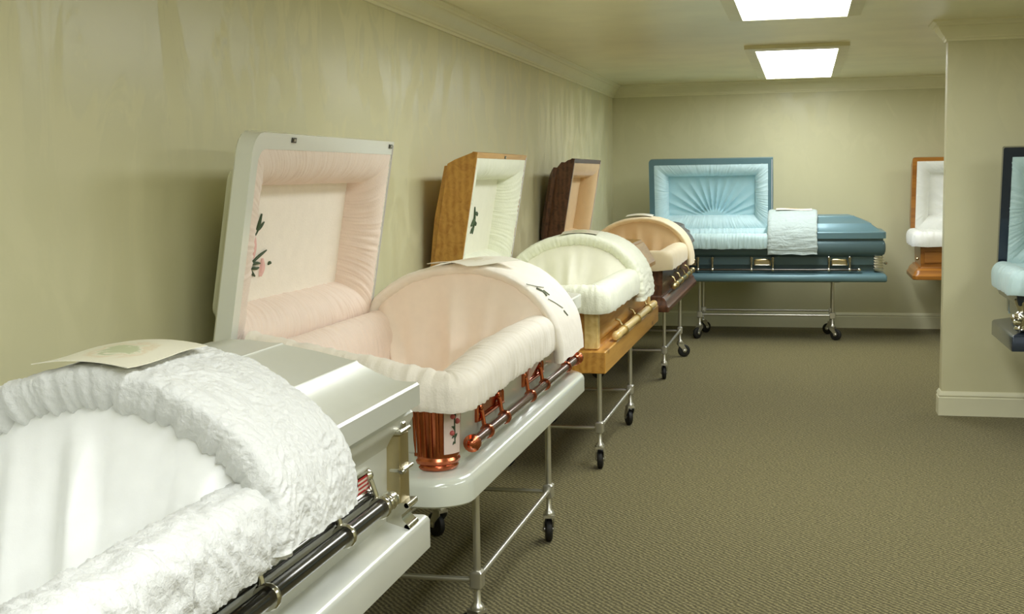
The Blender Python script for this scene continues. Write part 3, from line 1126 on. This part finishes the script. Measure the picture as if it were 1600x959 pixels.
def square_post(R, s, u):
    sg = 1 if s == 0 else -1
    uc = u + sg * 0.105
    k = B()
    k.box(P3(uc - .036, .655, .700), P3(uc + .036, .728, .880), .004)
    c = k.build('corner_post', M['champagne'], R)
    k = B()
    k.box(P3(uc - .042, .650, .880), P3(uc + .042, .734, .892), .003)
    k.box(P3(uc - .014, .706, .890), P3(uc + .014, .730, .908), .003)
    k.build('post_cap', M['nickel'], c)
    k = B()
    k.box(P3(uc - .042, .70, .784), P3(uc + .042, .738, .794), .002)
    k.lathe(P3(uc + sg * .040, .734, .789), (1, 0, 0), [(-.012, .005), (-.006, .009), (.006, .009), (.012, .005)], 10)
    k.build('post_clasp', M['nickel'], c)
    # scrolled foot that carries the post down to the tray
    prof = [(.660, .702), (.742, .706), (.750, .694), (.740, .684), (.728, .674), (.730, .662), (.742, .650), (.750, .640), (.742, .632), (.660, .645)]
    n = len(prof)
    a = [P3(uc - .036, v, z) for v, z in prof]
    b = [P3(uc + .036, v, z) for v, z in prof]
    k = B()
    k.add(a + b, [tuple(range(n)), tuple(range(2 * n - 1, n - 1, -1))] + [(i, (i + 1) % n, n + (i + 1) % n, n + i) for i in range(n)])
    k.tube([P3(uc - .036, .742, .643), P3(uc + .036, .742, .643)], .008, 10)
    k.tube([P3(uc - .036, .742, .699), P3(uc + .036, .742, .699)], .007, 10)
    k.build('scroll_foot', M['nickel'], c, 50)


corner_boxes(silver, 2.15, .012, square_post)

# ---- white casket with blush lining and copper fittings
pink, hl = casket('casket', 'glossy white casket with blush pink lining and copper fittings', (0.175, 3.43, ZB), HALF, 2.16, 1.262,
                  'urn', 'metal', 'white',
                  (M['white_gloss'], M['white_shade'], M['white_lid_lightened'], M['f_pink'], M['f_pink_pale'], M['f_pink_pale'], M['f_pink_satin'], M['f_pink_pale']),
                  tray_r=0.12, end_r=0.065, be=0.03, throw=FULL, throw_len=0.46, throw_skew=0.04, roll='smooth', head_slope=.07, lid_du=.05, lid_dv=-.012, lid_dz=.018, frill=.6, folds=.5, seed=23)
bar_handle(pink, .24, 2.06, .722, .702, .0165, M['brownbar'], M['copper'], [.42, .66, 1.08, 1.34, 1.80, 2.0], plate=[(.38, .74), (1.06, 1.42), (1.76, 2.04)], knob=1.7, body_v=.689)
lid_catch(hl, pink, (.27, 1.215))


def copper_corner(R, s, u):
    sg = 1 if s == 0 else -1
    cu, cv = u + sg * .108, .634
    k = B()
    k.lathe(P3(cu, cv, .642), (0, 0, 1), [(0, .052), (.006, .064), (.014, .068), (.020, .064), (.024, .070), (.034, .073), (.042, .069), (.048, .071), (.10, .073), (.20, .078), (.215, .080), (.22, .07)], 32)
    for a in range(6):
        an = math.radians((160 + a * 16) if s == 0 else (20 - a * 16))
        k.tube([P3(cu + r * math.cos(an), cv + r * math.sin(an), z) for r, z in ((.070, .69), (.0725, .74), (.076, .85))], [.006, .0065, .006], 8)
    c = k.build('corner_ornament', M['copper'], R)
    # porcelain insert with roses on the outer face
    a0 = math.radians(96 if s == 0 else 36)
    a1 = math.radians(146 if s == 0 else 84)
    n, m = 14, 14
    P = np.zeros((n, m, 3))
    for i in range(n):
        for j in range(m):
            a = a0 + (a1 - a0) * i / (n - 1)
            z = .698 + .145 * j / (m - 1)
            r = .0755 + .006 * (j / (m - 1))
            P[i, j] = P3(cu + r * math.cos(a), cv + r * math.sin(a), z)
    ins = grid('porcelain_insert', P, M['porcelain'], c)
    ins['label'] = 'pale porcelain insert painted with red roses'

    def on(fa, z):
        a = a0 + (a1 - a0) * fa
        r = .0765 + .006 * ((z - .698) / .145)
        return (cu + r * math.cos(a), cv + r * math.sin(a), z)
    d = -1 if s == 0 else 1
    for fa, z, r in ((.58, .812, .0085), (.30, .796, .0095), (.60, .762, .0085)):
        k = B()
        p = on(fa, z)
        k.lathe(P3(p[0] , p[1], p[2] - r * .9), (0, 0, 1), [(0, r * .3), (r * .4, r * .85), (r * .9, r), (r * 1.4, r * .85), (r * 1.8, r * .3)], 10)
        k.build('rose', M['thread_red'], c)
    k = B()
    k.tube([P3(*on(.5, .832)), P3(*on(.46, .80)), P3(*on(.44, .765)), P3(*on(.42, .728))], .002, 6)
    for fa, z, fb, zb in ((.45, .77, .62, .782), (.44, .75, .60, .745), (.44, .742, .28, .758), (.43, .732, .55, .725), (.46, .80, .40, .82)):
        k.tube([P3(*on(fa, z)), P3(*on((fa + fb) / 2, (z + zb) / 2 + .004)), P3(*on(fb, zb))], [.0015, .0035, .001], 6)
    k.build('rose_stem', M['thread_green'], c)


corner_boxes(pink, 2.16, .03, copper_corner)
zc = .9355 + .115
stitch(hl, 'embroidered_leaf', [([(.313, .390), (.336, .421), (.354, .468)], .006), ([(.325, .408), (.355, .424), (.380, .440)], .005),
                                ([(.305, .300), (.362, .323), (.425, .343)], .005), ([(.305, .300), (.349, .304), (.386, .301)], .006),
                                ([(.312, .294), (.352, .286), (.380, .287)], .006), ([(.308, .298), (.325, .277), (.356, .260)], .006),
                                ([(.452, .292), (.462, .298), (.474, .295)], .006)], M['thread_green'], zc)
for st in ([(.324, .322), (.319, .362), (.317, .396)], [(.400, .316), (.405, .288), (.400, .256)]):
    stitch(hl, 'embroidered_petal', [(st, .011)], M['thread_pink'], zc)
k = B()
for pts, wd in (([(1.23, .676, 1.109), (1.31, .694, 1.094), (1.40, .708, 1.081)], .003), ([(1.30, .702, 1.087), (1.34, .718, 1.071), (1.335, .734, 1.054)], .007),
                ([(1.32, .743, 1.043), (1.39, .758, 1.020), (1.46, .774, .993)], .003), ([(1.455, .779, .983), (1.48, .789, .961)], .005), ([(1.36, .716, 1.073), (1.38, .735, 1.053)], .005)):
    k.tube([P3(u, v + .002, z + .002) for u, v, z in pts], wd * .55, 6)
k.build('embroidered_sprig', M['thread_grey'], pink)

# ---- knotty pine casket
pine, hl = casket('casket', 'light knotty pine wooden casket with ivory lining', (0.19, 6.0, ZB), HALF, 2.27, 1.15,
                  'pine', 'pine', 'pine',
                  (M['pine'], M['pine'], M['pine'], M['f_cream'], M['f_cream_satin'], M['f_cream'], M['f_cream_satin'], M['f_cream']),
                  tray_r=0.004, end_r=0.004, be=0.02, throw=FULL, throw_len=0.46, lip=(.028, .012, .012), lid_dv=-.042, seed=37, density=0.8)
bar_handle(pine, .40, 2.05, .752, .688, .021, M['pine_bar'], M['brass'], [.66, 1.20, 1.74], style='strap', body_v=.702, knob=1.0, tip_mat=M['pine_bar'])
for s, u in ((0, .02), (1, 2.25)):
    sg = 1 if s == 0 else -1
    for v0, v1 in ((VB + .030, VB + .10), (VF - .10, VF - .030)):
        k = B()
        k.box(P3(u + sg * .030, v0, .662), P3(u + sg * .10, v1, .926), .006)
        k.build('corner_post', M['pine_bar'], pine)
k = B()
k.box(P3(.14, .700, .70), P3(2.13, .709, .90), .003)
k.build('side_panel', M['pine'], pine)
lid_catch(hl, pine, (.62,))
stitch(hl, 'embroidered_sprig', [([(.565, .435), (.58, .39), (.59, .35), (.59, .285)], .008), ([(.58, .39), (.62, .40), (.64, .385)], .009), ([(.585, .37), (.565, .35), (.54, .33)], .010),
                                 ([(.59, .35), (.62, .345), (.635, .33)], .009), ([(.59, .32), (.57, .31), (.55, .29)], .008)], M['thread_green'], .934 + .115)

# ---- dark walnut casket
walnut, hl = casket('casket', 'dark walnut wooden casket with tan beige lining', (0.205, 8.80, ZB), HALF, 2.30, 1.21,
                    'walnut', 'walnut', 'walnut',
                    (M['walnut'], M['walnut'], M['walnut'], M['f_tan'], M['f_tan'], M['f_tan_pale'], M['f_tan'], M['f_tan_pale']),
                    tray_r=0.012, end_r=0.006, be=0.03, throw=FULL, throw_len=0.34, roll='smooth', frill=.6, folds=1.3, seed=41, density=0.7, plain_roll=True, lip=(.03, .02, .012), lid_dv=-.078)
bar_handle(walnut, .44, 2.0, .748, .70, .017, M['brass'], M['brass'], [.60, .98, 1.36, 1.74], style='strap', body_v=.70, ball=True)

# ---- steel blue metal casket against the back wall
blue, hl = casket('casket', 'steel blue metal casket with ice blue sunburst lining at the back wall', (0.42, 12.147, ZB), 0, 2.19, 1.185,
                  'metal', 'metal', 'blue',
                  (M['blue'], M['blue_dark'], M['blue'], M['f_blue'], M['f_blue_mid'], M['f_blue_throw_dimmed'], M['f_blue_mid'], M['f_blue_pale']),
                  tray_r=0.015, end_r=0.03, be=0.012, throw=FULL, throw_len=0.40, panel='sunburst', lip=(.055, .05, .045), lid_dz=.02, seed=53, density=0.9)
bar_handle(blue, .25, 1.94, .728, .657, .0125, M['gunmetal'], M['nickel'], [.34, .53, .66, 1.01, 1.20, 1.69, 1.87], plate=[(1.03, 1.18), (1.71, 1.85), (.36, .51)], ball=True, style='column', body_v=.69, plate_mat=M['champagne'])


def fin_corner(R, s, u):
    sg = 1 if s == 0 else -1
    uc = u + sg * .062
    k = B()
    k.box(P3(uc - .034, .60, .648), P3(uc + .034, .712, .785), .004)
    c = k.build('corner_ornament', M['nickel'], R)
    for i in range(5):
        k = B()
        z = .664 + i * .024
        k.box(P3(uc - .045, .60, z), P3(uc + .045, .730, z + .012), .004)
        k.build('ornament_fin', M['nickel'], c)
    k = B()
    k.lathe(P3(uc - sg * .044, .68, .715), (-sg, 0, 0), [(0, .008), (.01, .008), (.016, .014), (.026, .014), (.032, .006)], 12)
    k.lathe(P3(uc + sg * .02, .700, .785), (0, 0, 1), [(0, .008), (.006, .008), (.01, .012), (.02, .012), (.026, .005)], 12)
    k.build('ornament_knob', M['nickel'], c)


corner_boxes(blue, 2.19, .012, fin_corner)

# ---- amber oak casket half hidden behind the partition
oak, hl = casket('casket', 'amber oak wooden casket with white lining, half hidden by the partition wall', (2.845, 12.40, ZB), 0, 2.16, 1.20,
                 'walnut', 'pine', 'walnut',
                 (M['oak'], M['oak'], M['oak'], M['f_white_lifted'], M['f_white_satin'], M['f_white_lifted'], M['f_white_satin'], M['f_white_lifted']),
                 tray_r=0.06, end_r=0.02, be=0.03, throw=FULL, throw_len=0.40, panel='sunburst', lip=(.035, .04, .03), seed=61, density=0.6)
bar_handle(oak, .30, 1.86, .745, .71, .015, M['oak'], M['brass'], [.42, .80, 1.18, 1.56], style='strap', body_v=.70, ball=True)
for u0 in (.10, .76, 1.42):
    k = B()
    k.box(P3(u0, .70, .70), P3(u0 + .17, .712, .80), .004)
    k.build('inset_panel', M['oak'], oak)
k = B()
k.lathe(P3(.055, .66, .735), (-.7, -.7, 0), [(0, .006), (.008, .006), (.012, .012), (.022, .012), (.028, .005)], 10)
k.build('corner_knob', M['brass'], oak)

# ---- navy casket cut by the right edge
navy, hl = casket('casket', 'navy blue metal casket with pale aqua lining, cut off by the right edge', (2.985, 7.80, ZB), 0, 2.18, 1.19,
                  'metal', 'metal', 'silver',
                  (M['navy'], M['navy'], M['navy'], M['f_blue_pale'], M['f_blue'], M['f_blue_pale'], M['f_blue'], M['f_blue_pale']),
                  tray_r=0.008, end_r=0.012, be=0.02, throw=FULL, throw_len=0.40, lip=(.055, .05, .045), seed=71, density=0.8)
bar_handle(navy, .26, 1.92, .722, .70, .016, M['gunmetal'], M['nickel'], [.34, .54, 1.0, 1.2, 1.66, 1.86], plate=[(.36, .52), (1.02, 1.18), (1.68, 1.84)])


def urn_corner(R, s, u):
    sg = 1 if s == 0 else -1
    uc = u + sg * .045
    k = B()
    k.lathe(P3(uc, .69, .655), (0, 0, 1), [(0, .04), (.01, .05), (.02, .046), (.03, .034), (.05, .042), (.075, .052), (.09, .048), (.105, .03), (.12, .034), (.15, .046), (.17, .05), (.18, .03)], 20)
    c = k.build('corner_ornament', M['nickel'], R)
    k = B()
    for a in range(6):
        an = math.radians(60 * a)
        k.lathe(P3(uc + .05 * math.cos(an), .69 + .05 * math.sin(an), .705), (0, 0, 1), [(0, .005), (.01, .013), (.02, .016), (.032, .012), (.04, .004)], 10)
    k.build('ornament_beads', M['nickel'], c)
    k = B()
    k.lathe(P3(uc - sg * .02, .72, .70), (-sg * .6, -.8, .2), [(0, .010), (.02, .014), (.034, .022), (.05, .018), (.06, .008)], 12)
    k.build('ornament_knob', M['nickel'], c)


corner_boxes(navy, 2.18, .02, urn_corner)

# ================================================================== carts
cart((.87, 1.43, 0), HALF, 'metal tube cart under the silver casket', angs=(.4, .2, 1.0, 2.2))
cart((.87, 3.79, 0), HALF, 'metal tube cart on casters under the white casket', angs=(1.05, .25, 2.6, .9))
cart((.87, 6.28, 0), HALF, 'metal tube cart on casters under the pine casket', angs=(.12, .45, 2.0, 1.0))
cart((.885, 9.19, 0), HALF, 'metal tube cart on casters under the walnut casket', angs=(.15, -1.15, 1.2, .4), L=1.2)
cart((.95, 11.62, 0), 0, 'metal tube cart on casters under the steel blue casket', angs=(-2.2, -.45, .8, 2.7), L=1.2, W=.42)
cart((3.36, 11.86, 0), 0, 'metal tube cart under the amber oak casket', angs=(.2, .9, -.6, 2.0))
cart((3.50, 7.22, 0), 0, 'metal tube cart under the navy casket', angs=(.2, .9, -.6, 2.0))


# ================================================================== printed sheets lying on the caskets
def sheet(label, c, mat, rz=0.0, size=(.216, .279), tilt=(0, 0), sag=0.012):
    n = 9
    v, f, uv = [], [], []
    for lay, dz in ((0, 0.0), (1, 0.0018)):
        for i in range(n):
            for j in range(n):
                a, b = i / (n - 1) - .5, j / (n - 1) - .5
                v.append((a * size[0], b * size[1], dz - sag * 4 * a * a + .004 * math.sin(b * 5)))
                uv.append((i / (n - 1), j / (n - 1)))
    for lay in (0, 1):
        o = lay * n * n
        for i in range(n - 1):
            for j in range(n - 1):
                q = (o + i * n + j, o + (i + 1) * n + j, o + (i + 1) * n + j + 1, o + i * n + j + 1)
                f.append(q if lay else q[::-1])
    edge = [(i, 0) for i in range(n)] + [(n - 1, j) for j in range(1, n)] + [(i, n - 1) for i in range(n - 2, -1, -1)] + [(0, j) for j in range(n - 2, 0, -1)]
    ids = [i * n + j for i, j in edge]
    for k in range(len(ids)):
        a, b = ids[k], ids[(k + 1) % len(ids)]
        f.append((a, b, b + n * n, a + n * n))
    o = finish('information_sheet', v, f, mat, None, 40, uvs=uv)
    o.location = c
    o.rotation_euler = (tilt[0], tilt[1], rz)
    tag(o, label, 'paper sheet', 'printed sheets lying on the caskets')
    return o


sheet('printed sheet lying on the crushed white throw of the silver casket', (.565, 2.225, 1.188), M['card_a'], -.08, sag=.01)
sheet('pale sheet lying on the pink throw of the white casket', (.62, 4.76, 1.200), M['card_b'], -.55, size=(.23, .30))
sheet('white sheet with amber print on the bare foot lid of the white casket', (.66, 5.29, 1.138), M['card_c'], .12, tilt=(-.03, .22), sag=.006)
sheet('small sheet on top of the ivory throw of the pine casket', (.60, 7.27, 1.198), M['card_a'], .1)
sheet('small sheet on top of the beige throw of the walnut casket', (.58, 10.17, 1.204), M['card_b'], .05)
sheet('small sheet on the ice blue throw of the steel blue casket', (1.80, 11.74, 1.198), M['card_c'], 1.57, size=(.216, .32))
